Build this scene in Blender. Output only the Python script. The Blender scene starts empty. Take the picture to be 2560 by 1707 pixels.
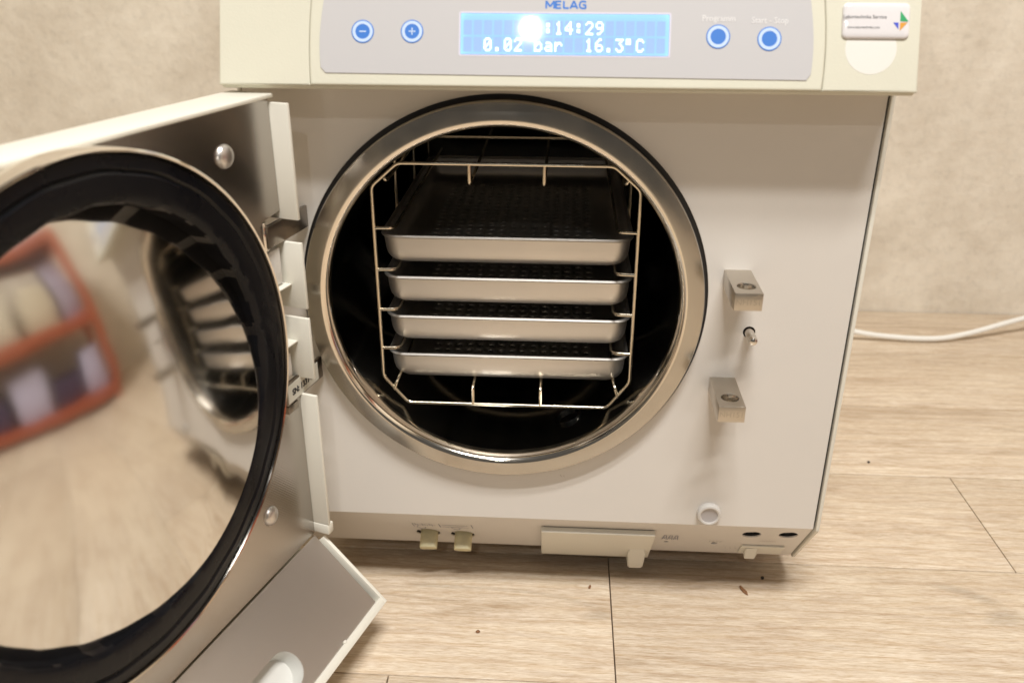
import bpy, bmesh, math, random
from mathutils import Vector, Matrix
random.seed(7)
scene = bpy.context.scene
C = scene.collection

# ------------------------------------------------------------------ camera
CAM = Vector((0.0439, -0.6502, 0.5638)); YAW, PITCH, ROLL = 0.0569, 0.4281, 0.0029
F_ = Vector((-math.sin(YAW)*math.cos(PITCH), math.cos(YAW)*math.cos(PITCH), -math.sin(PITCH)))
R_ = Vector((math.cos(YAW), math.sin(YAW), 0)); U_ = R_.cross(F_)
Rr = R_*math.cos(ROLL)+U_*math.sin(ROLL); Ur = -R_*math.sin(ROLL)+U_*math.cos(ROLL)
cam_d = bpy.data.cameras.new('camera'); cam = bpy.data.objects.new('camera', cam_d); C.objects.link(cam)
M = Matrix((Rr, Ur, -F_)).transposed().to_4x4(); M.translation = CAM
cam.matrix_world = M
cam_d.sensor_width = 36; cam_d.lens = 2224.97/2560*36
cam_d.clip_start = 0.02; cam_d.clip_end = 60
cam_d.dof.use_dof = True; cam_d.dof.focus_distance = 0.76; cam_d.dof.aperture_fstop = 6.0
scene.camera = cam

# ------------------------------------------------------------------ light
w = bpy.data.worlds.new('World'); scene.world = w; w.use_nodes = True
bg = w.node_tree.nodes['Background']; bg.inputs['Color'].default_value = (1, .95, .88, 1)
bg.inputs['Strength'].default_value = 0.09
def lamp(name, loc, target, size, power, col, size_y=None):
    l = bpy.data.lights.new(name, 'AREA'); l.shape = 'DISK'; l.size = size
    if size_y: l.shape = 'RECTANGLE'; l.size_y = size_y
    l.energy = power; l.color = col
    o = bpy.data.objects.new(name, l); C.objects.link(o); o.location = loc
    o.rotation_euler = (Vector(target)-Vector(loc)).to_track_quat('-Z', 'Y').to_euler(); return o
lamp('ceiling_tube_lamp', (0.28, -1.06, 2.5), (0.12, -.1, .2), .9, 38, (1, .988, .962), .07)
lamp('ceiling_tube_lamp', (0.28, -0.80, 2.5), (0.12, -.1, .2), .9, 38, (1, .988, .962), .07)
lamp('ceiling_lamp', (-0.11, -2.79, 2.5), (0.05, 0, .4), .065, 8, (1, .98, .95))
scene.view_settings.view_transform = 'Standard'; scene.view_settings.look = 'None'
scene.view_settings.exposure = 0; scene.view_settings.gamma = 1
scene.render.engine = 'CYCLES'

# ------------------------------------------------------------------ materials
def srgb(r, g, b):
    f = lambda c: ((c/255+.055)/1.055)**2.4 if c/255 > .04045 else c/255/12.92
    return (f(r), f(g), f(b), 1)
def mat(name, col, rough=.5, metal=0, spec=.5, aniso=0, var=0, vscale=8, bump=0, bscale=200, rvar=0, emit=None, estr=0, coat=0, trans=0):
    m = bpy.data.materials.new(name); m.use_nodes = True
    nt = m.node_tree; N = nt.nodes; L = nt.links; b = N['Principled BSDF']
    b.inputs['Base Color'].default_value = col if len(col) == 4 else (*col, 1)
    b.inputs['Roughness'].default_value = rough; b.inputs['Metallic'].default_value = metal
    b.inputs['Specular IOR Level'].default_value = spec
    b.inputs['Anisotropic'].default_value = aniso
    b.inputs['Coat Weight'].default_value = coat; b.inputs['Transmission Weight'].default_value = trans
    geo = N.new('ShaderNodeNewGeometry')
    if var or rvar:
        n1 = N.new('ShaderNodeTexNoise'); n1.inputs['Scale'].default_value = vscale; n1.inputs['Detail'].default_value = 6
        L.new(geo.outputs['Position'], n1.inputs['Vector'])
    if var:
        hs = N.new('ShaderNodeMapRange'); hs.inputs[1].default_value = .3; hs.inputs[2].default_value = .7
        hs.inputs[3].default_value = 1-var; hs.inputs[4].default_value = 1+var
        L.new(n1.outputs['Fac'], hs.inputs[0])
        mx = N.new('ShaderNodeVectorMath'); mx.operation = 'SCALE'; mx.inputs[0].default_value = col[:3]
        L.new(hs.outputs[0], mx.inputs['Scale']); L.new(mx.outputs[0], b.inputs['Base Color'])
    if rvar:
        r = N.new('ShaderNodeMapRange'); r.inputs[1].default_value = .3; r.inputs[2].default_value = .7
        r.inputs[3].default_value = max(.01, rough-rvar); r.inputs[4].default_value = rough+rvar
        L.new(n1.outputs['Fac'], r.inputs[0]); L.new(r.outputs[0], b.inputs['Roughness'])
    if bump:
        n2 = N.new('ShaderNodeTexNoise'); n2.inputs['Scale'].default_value = bscale; n2.inputs['Detail'].default_value = 3
        L.new(geo.outputs['Position'], n2.inputs['Vector'])
        bp = N.new('ShaderNodeBump'); bp.inputs['Strength'].default_value = bump; bp.inputs['Distance'].default_value = .001
        L.new(n2.outputs['Fac'], bp.inputs['Height']); L.new(bp.outputs[0], b.inputs['Normal'])
    if emit:
        b.inputs['Emission Color'].default_value = emit; b.inputs['Emission Strength'].default_value = estr
    return m
def ring_tangent(m, centre, axis):
    nt = m.node_tree; N = nt.nodes; L = nt.links; b = N['Principled BSDF']; geo = N.new('ShaderNodeNewGeometry')
    s = N.new('ShaderNodeVectorMath'); s.operation = 'SUBTRACT'; s.inputs[1].default_value = centre
    c = N.new('ShaderNodeVectorMath'); c.operation = 'MULTIPLY'; c.inputs[1].default_value = (1, 0, 1)
    n = N.new('ShaderNodeVectorMath'); n.operation = 'NORMALIZE'
    L.new(geo.outputs['Position'], s.inputs[0]); L.new(s.outputs[0], c.inputs[0]); L.new(c.outputs[0], n.inputs[0])
    L.new(n.outputs[0], b.inputs['Tangent'])
    ln = N.new('ShaderNodeVectorMath'); ln.operation = 'LENGTH'; L.new(c.outputs[0], ln.inputs[0])
    sep = N.new('ShaderNodeCombineXYZ'); L.new(ln.outputs['Value'], sep.inputs['X'])
    tn = N.new('ShaderNodeTexNoise'); tn.inputs['Scale'].default_value = 1400; tn.inputs['Detail'].default_value = 4; L.new(sep.outputs[0], tn.inputs['Vector'])
    bp = N.new('ShaderNodeBump'); bp.inputs['Strength'].default_value = .12; bp.inputs['Distance'].default_value = .0001
    L.new(tn.outputs['Fac'], bp.inputs['Height']); L.new(bp.outputs[0], b.inputs['Normal'])

M_panel = mat('white_coated_panel', (.70, .66, .61), .33, var=.022, vscale=4, bump=.06, bscale=900, rvar=.04)
M_cream = mat('cream_plastic', (.61, .585, .475), .42, var=.03, vscale=14, bump=.1, bscale=700)
M_groove = mat('seam_shadow_gap', (.35, .31, .2), .7)
M_white = mat('white_plastic', (.74, .71, .62), .4, var=.02, bump=.05, bscale=600)
M_grey = mat('grey_membrane_foil', (.49, .475, .475), .5, spec=.35, bump=.04, bscale=1200)
M_blue = mat('blue_print', (.035, .17, .56), .45)
M_paleblue = mat('pale_blue_print', (.50, .62, .82), .45)
M_print = mat('white_print', (.68, .66, .65), .5)
M_seal_gap = mat('black_seal_and_gap_shade', (.012, .012, .014), .35)
M_gasket = mat('black_rubber', (.0035, .0035, .005), .30, spec=.22, bump=.25, bscale=60, rvar=.08, vscale=30)
M_chrome = mat('polished_rim', (.83, .77, .69), .09, 1)
M_rivet = mat('rivet_steel', (.66, .63, .60), .36, 1)
M_ring = mat('turned_steel', (.52, .485, .43), .22, 1, aniso=.8, var=.05, vscale=30, rvar=.05)
M_edge = mat('polished_steel_edge', (.85, .78, .68), .12, 1)
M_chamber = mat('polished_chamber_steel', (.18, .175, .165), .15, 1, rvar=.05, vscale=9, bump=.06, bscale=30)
M_wire = mat('rack_wire_steel', (.78, .69, .54), .25, 1, bump=.1, bscale=400)
M_tray = mat('satin_aluminium', (.74, .70, .65), .48, 1, rvar=.04, vscale=20, bump=.04, bscale=900)
M_block = mat('brushed_steel_block', (.58, .53, .46), .34, 1, bump=.15, bscale=500, rvar=.06, vscale=60)
M_bore = mat('bored_steel', (.7, .66, .6), .18, 1)
M_bracket = mat('dark_steel_bracket', (.30, .26, .22), .3, 1)
M_label = mat('silver_label', (.62, .60, .52), .4)
M_ink = mat('black_ink', (.015, .015, .018), .5)
M_inkblue = mat('faded_blue_ink', (.10, .10, .17), .5)
M_darkhole = mat('dark_bore', (.006, .006, .008), .6)
M_cap = mat('yellowed_rubber_cap', (.58, .52, .32), .42, var=.12, vscale=120)
M_bumper = mat('clear_rubber_bumper', (.62, .59, .55), .4, coat=.1)
M_bumpc = mat('bumper_dish', (.44, .41, .40), .35)
M_grip = mat('pale_grip', (.64, .63, .59), .4)
M_sticker = mat('domed_white_sticker', (.72, .69, .69), .04, coat=1)
M_rem = mat('unfaded_patch', (.71, .685, .63), .4)
M_green = mat('green_print', (.03, .33, .12), .4)
M_sblue = mat('deep_blue_print', (.06, .09, .55), .4)
M_sor = mat('orange_print', (.66, .30, .04), .4)
M_cord = mat('white_cord', (.82, .80, .74), .35)
M_rub = mat('grey_rubber_foot', (.10, .095, .09), .6)
M_bark = mat('brown_crumb', (.20, .09, .035), .7, var=.3, vscale=900)
M_dark = mat('dark_crumb', (.04, .03, .025), .7)

# dimpled steel of the door lining
M_plate = mat('dimpled_steel_lining', (.47, .44, .41), .22, 1)
def dimple(m):
    nt = m.node_tree; N = nt.nodes; L = nt.links; b = N['Principled BSDF']; geo = N.new('ShaderNodeNewGeometry')
    mp = N.new('ShaderNodeMapping'); mp.inputs['Rotation'].default_value = (0, 0, math.radians(17.4)); L.new(geo.outputs['Position'], mp.inputs['Vector'])
    sep = N.new('ShaderNodeSeparateXYZ'); L.new(mp.outputs[0], sep.inputs[0])
    outs = []
    for ax in ('Y', 'Z'):
        mu = N.new('ShaderNodeMath'); mu.operation = 'MULTIPLY'; mu.inputs[1].default_value = 2*math.pi/.0024
        sn = N.new('ShaderNodeMath'); sn.operation = 'SINE'
        L.new(sep.outputs[ax], mu.inputs[0]); L.new(mu.outputs[0], sn.inputs[0]); outs.append(sn)
    ml = N.new('ShaderNodeMath'); ml.operation = 'MULTIPLY'
    L.new(outs[0].outputs[0], ml.inputs[0]); L.new(outs[1].outputs[0], ml.inputs[1])
    bp = N.new('ShaderNodeBump'); bp.inputs['Strength'].default_value = .12; bp.inputs['Distance'].default_value = .0002
    L.new(ml.outputs[0], bp.inputs['Height']); L.new(bp.outputs[0], b.inputs['Normal'])
dimple(M_plate)

# door mirror: polished pressing with slow undulations
M_mirror = mat('mirror_polished_lid', (.76, .74, .705), .10, 1)
def undulate(m):
    nt = m.node_tree; N = nt.nodes; L = nt.links; b = N['Principled BSDF']; geo = N.new('ShaderNodeNewGeometry')
    n = N.new('ShaderNodeTexNoise'); n.inputs['Scale'].default_value = 9; n.inputs['Detail'].default_value = 1.5
    n.inputs['Distortion'].default_value = .6
    L.new(geo.outputs['Position'], n.inputs['Vector'])
    bp = N.new('ShaderNodeBump'); bp.inputs['Strength'].default_value = 1; bp.inputs['Distance'].default_value = .0012
    L.new(n.outputs['Fac'], bp.inputs['Height']); L.new(bp.outputs[0], b.inputs['Normal'])
undulate(M_mirror)

def wood():
    m = bpy.data.materials.new('oak_laminate'); m.use_nodes = True
    nt = m.node_tree; N = nt.nodes; L = nt.links; b = N['Principled BSDF']
    geo = N.new('ShaderNodeNewGeometry'); oi = N.new('ShaderNodeObjectInfo')
    ofs = N.new('ShaderNodeVectorMath'); ofs.operation = 'SCALE'; ofs.inputs[0].default_value = (37, 11, 5); L.new(oi.outputs['Random'], ofs.inputs['Scale'])
    add = N.new('ShaderNodeVectorMath'); L.new(geo.outputs['Position'], add.inputs[0]); L.new(ofs.outputs[0], add.inputs[1])
    def noise(scale, det, sx, sy, dist=0):
        mp = N.new('ShaderNodeMapping'); mp.inputs['Scale'].default_value = (sx, sy, 1); L.new(add.outputs[0], mp.inputs['Vector'])
        n = N.new('ShaderNodeTexNoise'); n.inputs['Scale'].default_value = scale; n.inputs['Detail'].default_value = det; n.inputs['Distortion'].default_value = dist
        n.inputs['Roughness'].default_value = .62
        L.new(mp.outputs[0], n.inputs['Vector']); return n
    g1 = noise(6, 6, 1, 7, 1.4); g2 = noise(34, 8, .9, 16, .7); g3 = noise(3.0, 3, 1, 3.0, .8)
    cr = N.new('ShaderNodeValToRGB'); e = cr.color_ramp.elements
    e[0].position = .28; e[0].color = (.51, .425, .325, 1); e[1].position = .72; e[1].color = (.73, .655, .55, 1)
    x = e.new(.44); x.color = (.63, .55, .45, 1); x = e.new(.56); x.color = (.68, .605, .495, 1)
    L.new(g1.outputs['Fac'], cr.inputs[0])
    cr2 = N.new('ShaderNodeValToRGB'); e = cr2.color_ramp.elements
    e[0].position = .36; e[0].color = (.85, .80, .74, 1); e[1].position = .58; e[1].color = (1.03, 1.03, 1.03, 1)
    L.new(g2.outputs['Fac'], cr2.inputs[0])
    cr3 = N.new('ShaderNodeValToRGB'); e = cr3.color_ramp.elements
    e[0].position = .3; e[0].color = (.93, .88, .84, 1); e[1].position = .7; e[1].color = (1.06, 1.05, 1.04, 1)
    L.new(g3.outputs['Fac'], cr3.inputs[0])
    m1 = N.new('ShaderNodeVectorMath'); m1.operation = 'MULTIPLY'; L.new(cr.outputs[0], m1.inputs[0]); L.new(cr2.outputs[0], m1.inputs[1])
    m2 = N.new('ShaderNodeVectorMath'); m2.operation = 'MULTIPLY'; L.new(m1.outputs[0], m2.inputs[0]); L.new(cr3.outputs[0], m2.inputs[1])
    g4 = noise(110, 4, 1, 13, .3)
    cr4 = N.new('ShaderNodeValToRGB'); e = cr4.color_ramp.elements
    e[0].position = .38; e[0].color = (.84, .77, .68, 1); e[1].position = .56; e[1].color = (1.03, 1.03, 1.03, 1)
    L.new(g4.outputs['Fac'], cr4.inputs[0])
    wm = N.new('ShaderNodeMapping'); wm.inputs['Scale'].default_value = (.22, 1, 1); L.new(add.outputs[0], wm.inputs['Vector'])
    wv = N.new('ShaderNodeTexWave'); wv.bands_direction = 'Y'; wv.inputs['Scale'].default_value = 22; wv.inputs['Distortion'].default_value = 9
    wv.inputs['Detail'].default_value = 3; wv.inputs['Detail Scale'].default_value = .9; L.new(wm.outputs[0], wv.inputs['Vector'])
    cr5 = N.new('ShaderNodeValToRGB'); e = cr5.color_ramp.elements
    e[0].position = .0; e[0].color = (.93, .89, .84, 1); e[1].position = .30; e[1].color = (1, 1, 1, 1)
    L.new(wv.outputs['Fac'], cr5.inputs[0])
    for rr_ in (cr4, cr5):
        mm = N.new('ShaderNodeVectorMath'); mm.operation = 'MULTIPLY'; L.new(m2.outputs[0], mm.inputs[0]); L.new(rr_.outputs[0], mm.inputs[1]); m2 = mm
    # sparse darker streaks (knots drawn out along the grain)
    kn = noise(2.2, 2, 1, 4.5, 2.2)
    kr = N.new('ShaderNodeMapRange'); kr.inputs[1].default_value = .66; kr.inputs[2].default_value = .76; kr.inputs[3].default_value = 1; kr.inputs[4].default_value = .78
    L.new(kn.outputs['Fac'], kr.inputs[0])
    m3 = N.new('ShaderNodeVectorMath'); m3.operation = 'SCALE'; L.new(m2.outputs[0], m3.inputs[0]); L.new(kr.outputs[0], m3.inputs['Scale'])
    hsv = N.new('ShaderNodeHueSaturation'); L.new(m3.outputs[0], hsv.inputs['Color'])
    mr = N.new('ShaderNodeMapRange'); mr.inputs[3].default_value = .95; mr.inputs[4].default_value = 1.05
    L.new(oi.outputs['Random'], mr.inputs[0]); L.new(mr.outputs[0], hsv.inputs['Value'])
    L.new(hsv.outputs[0], b.inputs['Base Color'])
    b.inputs['Roughness'].default_value = .5; b.inputs['Specular IOR Level'].default_value = .4
    bp = N.new('ShaderNodeBump'); bp.inputs['Strength'].default_value = .25; bp.inputs['Distance'].default_value = .0006
    L.new(g2.outputs['Fac'], bp.inputs['Height']); L.new(bp.outputs[0], b.inputs['Normal'])
    return m
M_wood = wood()
def plaster():
    m = bpy.data.materials.new('mottled_plaster'); m.use_nodes = True
    nt = m.node_tree; N = nt.nodes; L = nt.links; b = N['Principled BSDF']; geo = N.new('ShaderNodeNewGeometry')
    n = N.new('ShaderNodeTexNoise'); n.inputs['Scale'].default_value = 9; n.inputs['Detail'].default_value = 10; n.inputs['Roughness'].default_value = .68
    L.new(geo.outputs['Position'], n.inputs['Vector'])
    cr = N.new('ShaderNodeValToRGB'); e = cr.color_ramp.elements
    e[0].position = .33; e[0].color = (.61, .535, .43, 1); e[1].position = .66; e[1].color = (.78, .71, .595, 1)
    L.new(n.outputs['Fac'], cr.inputs[0]); b.inputs['Roughness'].default_value = .8
    n3 = N.new('ShaderNodeTexNoise'); n3.inputs['Scale'].default_value = 70; n3.inputs['Detail'].default_value = 8; n3.inputs['Roughness'].default_value = .7
    L.new(geo.outputs['Position'], n3.inputs['Vector'])
    r3 = N.new('ShaderNodeMapRange'); r3.inputs[1].default_value = .34; r3.inputs[2].default_value = .5; r3.inputs[3].default_value = .92; r3.inputs[4].default_value = 1.02
    L.new(n3.outputs['Fac'], r3.inputs[0]); s3 = N.new('ShaderNodeVectorMath'); s3.operation = 'SCALE'
    L.new(cr.outputs[0], s3.inputs[0]); L.new(r3.outputs[0], s3.inputs['Scale']); L.new(s3.outputs[0], b.inputs['Base Color'])
    n2 = N.new('ShaderNodeTexNoise'); n2.inputs['Scale'].default_value = 60; n2.inputs['Detail'].default_value = 6; L.new(geo.outputs['Position'], n2.inputs['Vector'])
    bp = N.new('ShaderNodeBump'); bp.inputs['Strength'].default_value = .5; bp.inputs['Distance'].default_value = .003
    L.new(n2.outputs['Fac'], bp.inputs['Height']); L.new(bp.outputs[0], b.inputs['Normal'])
    return m
M_wall = plaster()

# ------------------------------------------------------------------ helpers
WL = {}
def link(name, me, m, parent=None, smooth=False, origin=None):
    if m is not None and not me.materials: me.materials.append(m)
    if smooth:
        for p in me.polygons: p.use_smooth = True
        me.set_sharp_from_angle(angle=math.radians(35))
    o = bpy.data.objects.new(name, me); C.objects.link(o); WL[o] = Vector((0, 0, 0))
    if origin is not None:
        me.transform(Matrix.Translation(-Vector(origin))); o.location = origin; WL[o] = Vector(origin)
    if parent:
        o.parent = parent; o.matrix_parent_inverse = Matrix.Translation(-WL[parent])
    return o
def thing(name, label, cat, loc, group=None):
    o = bpy.data.objects.new(name, None); o.empty_display_size = .02; C.objects.link(o); o.location = loc; WL[o] = Vector(loc)
    return tag(o, label, cat, group)
def tag(o, label, cat, group=None):
    o['label'] = label; o['category'] = cat
    if group: o['group'] = group
    return o
def bm_me(bm, name):
    bmesh.ops.recalc_face_normals(bm, faces=bm.faces)
    me = bpy.data.meshes.new(name); bm.to_mesh(me); bm.free(); return me
class Fr:                                   # a frame: origin + axes
    def __init__(s, o, x, y, z): s.m = Matrix((x, y, z)).transposed().to_4x4(); s.m.translation = Vector(o)
    def p(s, a, b, c=0): return s.m @ Vector((a, b, c))
WORLD = Fr((0, 0, 0), Vector((1, 0, 0)), Vector((0, 1, 0)), Vector((0, 0, 1)))
PAN = Fr((0, 0, 0), Vector((1, 0, 0)), Vector((0, 0, 1)), Vector((0, -1, 0)))          # front panel: x, z, outward
TH = math.radians(17.4)
DU = Vector((-math.sin(TH), -math.cos(TH), 0)); DN = Vector((math.cos(TH), -math.sin(TH), 0))
DO = Vector((-.157, -.038, 0))
DOOR = Fr(DO, DU, Vector((0, 0, 1)), DN)                                               # door: u, z, inward normal
TILT = math.radians(20.5)
HDR = Fr((0, -.04, .471), Vector((1, 0, 0)), Vector((0, math.sin(TILT), math.cos(TILT))), Vector((0, -math.cos(TILT), math.sin(TILT))))
CHA = Vector((0, 0, .0956)); CHD = Vector((0, .051, -.0681)).normalized()
CHF = Fr(CHA, Vector((1, 0, 0)), -CHD, Vector((0, CHD.z, -CHD.y)).normalized())       # chamfer: x, up the slope, outward
FD = (DN*.06+Vector((0, 0, -.057))).normalized(); FN = FD.cross(DU).normalized()
if FN.z < 0: FN = -FN
FLAP = Fr(DO+Vector((0, 0, .1)), DU, FD, FN)                                           # flap: u, down the slope, up normal
def box(name, x0, x1, y0, y1, z0, z1, m, parent=None, fr=WORLD, bev=0, seg=2, smooth=True, origin=None):
    bm = bmesh.new(); vs = [bm.verts.new((x, y, z)) for x in (x0, x1) for y in (y0, y1) for z in (z0, z1)]
    for f in ((0, 1, 3, 2), (4, 6, 7, 5), (0, 4, 5, 1), (2, 3, 7, 6), (0, 2, 6, 4), (1, 5, 7, 3)): bm.faces.new([vs[i] for i in f])
    if bev: bmesh.ops.bevel(bm, geom=bm.edges[:], offset=bev, segments=seg, affect='EDGES', profile=.5)
    bm.transform(fr.m); return link(name, bm_me(bm, name), m, parent, smooth and bev > 0, origin)
def circ(cx, cy, r, n=48, a0=0): return [(cx+r*math.cos(a0+2*math.pi*i/n), cy+r*math.sin(a0+2*math.pi*i/n)) for i in range(n)]
def rrect(x0, y0, x1, y1, r, n=6):
    P = []
    for cx, cy, a in ((x1-r, y1-r, 0), (x0+r, y1-r, 90), (x0+r, y0+r, 180), (x1-r, y0+r, 270)):
        for i in range(n+1):
            t = math.radians(a+90*i/n); P.append((cx+r*math.cos(t), cy+r*math.sin(t)))
    return P
def curve_mesh(cu):
    o = bpy.data.objects.new('tmp', cu); C.objects.link(o)
    dg = bpy.context.evaluated_depsgraph_get(); dg.update()
    me = bpy.data.meshes.new_from_object(o.evaluated_get(dg)); bpy.data.objects.remove(o); bpy.data.curves.remove(cu)
    return me
def plate(name, loops, z0, z1, m, parent=None, fr=WORLD, bev=0, origin=None):
    cu = bpy.data.curves.new('c', 'CURVE'); cu.dimensions = '2D'; cu.fill_mode = 'BOTH'
    cu.extrude = (z1-z0)/2-bev; cu.bevel_depth = bev; cu.offset = -bev; cu.bevel_resolution = 1
    for lp in loops:
        s = cu.splines.new('POLY'); s.points.add(len(lp)-1); s.use_cyclic_u = True
        for i, (a, b) in enumerate(lp): s.points[i].co = (a, b, 0, 1)
    me = curve_mesh(cu); me.materials.clear()
    me.transform(fr.m @ Matrix.Translation((0, 0, (z0+z1)/2)))
    return link(name, me, m, parent, True, origin)
def text(name, body, size, x, y, z, m, parent, fr, sx=1, off=0, ext=.00012, align='CENTER', sp=1):
    cu = bpy.data.curves.new('t', 'FONT'); cu.body = body; cu.size = size; cu.align_x = align; cu.extrude = ext; cu.offset = off; cu.space_character = sp
    cu.resolution_u = 3
    me = curve_mesh(cu); me.materials.clear()
    me.transform(fr.m @ Matrix.Translation((x, y, z)) @ Matrix.Diagonal((sx, 1, 1, 1)))
    return link(name, me, m, parent)
def lathe(name, prof, m, parent, fr, n=128, cx=0, cy=0, closed=False, origin=None, cap=False):
    bm = bmesh.new(); rings = []
    for r, z in prof:
        if r < 1e-6: rings.append([bm.verts.new((cx, cy, z))]); continue
        rings.append([bm.verts.new((cx+r*math.cos(2*math.pi*i/n), cy+r*math.sin(2*math.pi*i/n), z)) for i in range(n)])
    seq = list(zip(rings, rings[1:]+([rings[0]] if closed else [])))
    if not closed: seq = list(zip(rings, rings[1:]))
    for A, B in seq:
        for i in range(n):
            j = (i+1) % n
            if len(A) == 1: bm.faces.new((A[0], B[i], B[j]))
            elif len(B) == 1: bm.faces.new((A[i], A[j], B[0]))
            else: bm.faces.new((A[i], A[j], B[j], B[i]))
    bm.transform(fr.m); return link(name, bm_me(bm, name), m, parent, True, origin)
def prism(name, prof, x0, x1, m, parent, bev=0, origin=None):      # profile (y,z) extruded along x
    bm = bmesh.new(); A = [bm.verts.new((x0, y, z)) for y, z in prof]; B = [bm.verts.new((x1, y, z)) for y, z in prof]
    k = len(prof); bm.faces.new(A[::-1]); bm.faces.new(B)
    for i in range(k): bm.faces.new((A[i], A[(i+1) % k], B[(i+1) % k], B[i]))
    if bev: bmesh.ops.bevel(bm, geom=bm.edges[:], offset=bev, segments=3, affect='EDGES', profile=.5)
    return link(name, bm_me(bm, name), m, parent, bool(bev), origin)
def roundpoly(P, r, n=4, cyc=False):
    P = [Vector(p) for p in P]; out = []; k = len(P)
    for i, p in enumerate(P):
        if not cyc and i in (0, k-1): out.append(p); continue
        a = P[i-1]; b = P[(i+1) % k]; rr = min(r, (a-p).length*.45, (b-p).length*.45)
        s = p+(a-p).normalized()*rr; e = p+(b-p).normalized()*rr
        for j in range(n+1):
            t = j/n; out.append(s*(1-t)**2+p*2*t*(1-t)+e*t*t)
    return out
def tube(name, P, r, m, parent, cyc=False, rnd=.006, res=3, origin=None, ends=True):
    P = roundpoly(P, rnd, 4, cyc)
    cu = bpy.data.curves.new('w', 'CURVE'); cu.dimensions = '3D'; cu.bevel_depth = r; cu.bevel_resolution = res; cu.use_fill_caps = ends
    s = cu.splines.new('POLY'); s.points.add(len(P)-1); s.use_cyclic_u = cyc
    for i, p in enumerate(P): s.points[i].co = (*p, 1)
    me = curve_mesh(cu); me.materials.clear(); return link(name, me, m, parent, True, origin)

def marks(name, segs, wd, m, parent, fr, z=.0004):
    bm = bmesh.new()
    for (x0, y0), (x1, y1) in segs:
        d = Vector((x1-x0, y1-y0)); n = Vector((-d.y, d.x)).normalized()*wd/2
        bm.faces.new([bm.verts.new((x0+n.x, y0+n.y, z)), bm.verts.new((x1+n.x, y1+n.y, z)), bm.verts.new((x1-n.x, y1-n.y, z)), bm.verts.new((x0-n.x, y0-n.y, z))])
    bm.transform(fr.m); return link(name, bm_me(bm, name), m, parent)

# ------------------------------------------------------------------ setting
PW = .1676; Y0 = .0735
fl = box('floor', -2.2, 2.6, -2.4, .744, -.03, -.0062, mat('screed', (.20, .15, .11), .9)); fl['kind'] = 'structure'
def plank(x0, x1, y0, y1):
    g = .00045
    o = box('plank', x0+g, x1-g, y0+g, y1-g, -.006, 0, M_wood, fl, bev=.0009, seg=2, origin=((x0+x1)/2, (y0+y1)/2, 0))
    return o
rows = range(-14, 4); jset = {-1: [.0993], 0: [.496], 1: [1.30], 2: [.10], 3: [.10+1.2]}
for k in rows:
    j = jset.get(k, [random.uniform(-.6, .6)])[0]; js = sorted([j+1.285*i for i in range(-3, 4)])
    js = [-2.2]+[a for a in js if -2.15 < a < 2.55]+[2.6]
    y0 = Y0+k*PW; y1 = min(y0+PW, .742)
    for a, b_ in zip(js, js[1:]): plank(a, b_, y0, y1)
wall = box('wall', -2.2, 2.6, .744, .90, -.03, 2.4, M_wall); wall['kind'] = 'structure'

wall2 = box('wall', 1.75, 1.90, -2.4, .743, -.03, 2.4, M_wall); wall2['kind'] = 'structure'
wall3 = box('wall', -1.95, -1.80, -2.4, .743, -.03, 2.4, M_wall); wall3['kind'] = 'structure'

# ------------------------------------------------------------------ autoclave
AX = thing('autoclave', 'white tabletop steam autoclave with its round steel chamber open and door swung aside', 'autoclave', (.04, .3, 0))
ZC, RC = .3016, .1365
XL, XR = -.19, .2695
# casing: open box behind the front panel
bm = bmesh.new()
prof = [(.006, .0970), (.053, .0295), (.60, .0295), (.60, .53), (.03, .53), (.006, .50)]
A = [bm.verts.new((XL+.002, y, z)) for y, z in prof]; B = [bm.verts.new((XR-.002, y, z)) for y, z in prof]
bm.faces.new(A[::-1]); bm.faces.new(B)
for i in range(5): bm.faces.new((A[i], A[i+1], B[i+1], B[i]))
casing = link('casing', bm_me(bm, 'casing'), M_panel, AX)
hole_r = .1592
panel = plate('front_panel', [[(XL, .0952), (XR, .0952), (XR, .475), (XL, .475)], circ(0, ZC, hole_r, 160), circ(.1938, .2800, .0048, 24)], -.0015, .0002, M_panel, AX, PAN, bev=.0004)
lower = plate('lower_panel', [[(XL, -.085), (XR, -.085), (XR, -.0003), (XL, -.0003)],
              circ(-.0735, -.055, .0112, 32), circ(-.0412, -.0575, .0112, 32), circ(.2214, -.0240, .0083, 32), circ(.2532, -.0215, .0083, 32), circ(.1931, -.0550, .0030, 16), circ(.1493, -.0560, .0022, 16)],
              -.0015, .0, M_panel, AX, CHF, bev=.0003)
for cx, cy, r in ((-.0735, -.055, .0112), (-.0412, -.0575, .0112), (.2214, -.024, .0083), (.2532, -.0215, .0083), (.1931, -.055, .003), (.1493, -.056, .0022)):
    lathe('hole_sleeve', [(r+.0004, -.0015), (r+.0004, -.018), (0, -.018)], M_darkhole, lower, CHF, 32, cx, cy)
# right side panel, proud of the front with a dark gap
sp = [(-.0022, .0945), (.050, .0262), (.61, .0262), (.61, .56), (-.0022, .56)]
prism('side_panel', sp, .2712, .2742, M_white, AX, bev=.0006)
prism('side_gap_shade', [(.003, .1), (.052, .032), (.60, .032), (.60, .5), (.003, .5)], .2675, .2714, M_seal_gap, AX)  # black filler standing in for the shade inside the side gap
prism('side_panel', [(-.0, .0945), (.050, .0262), (.61, .0262), (.61, .56), (-.0, .56)], -.1935, -.1905, M_white, AX, bev=.0006)
box('underside_light_block', XL+.02, XR-.02, .10, .57, .011, .0292, mat('dark_light_block', (.05, .045, .04), .6), AX, bev=.001)  # added box under the casing, blocks light to darken the floor gap
for x, y in ((-.15, .115), (.235, .115), (-.15, .588), (.235, .588)):
    lathe('foot', [(0, 0), (.012, 0), (.014, .004), (.012, .0295), (0, .0295)], M_rub, AX, WORLD, 24, x, y)

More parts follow.
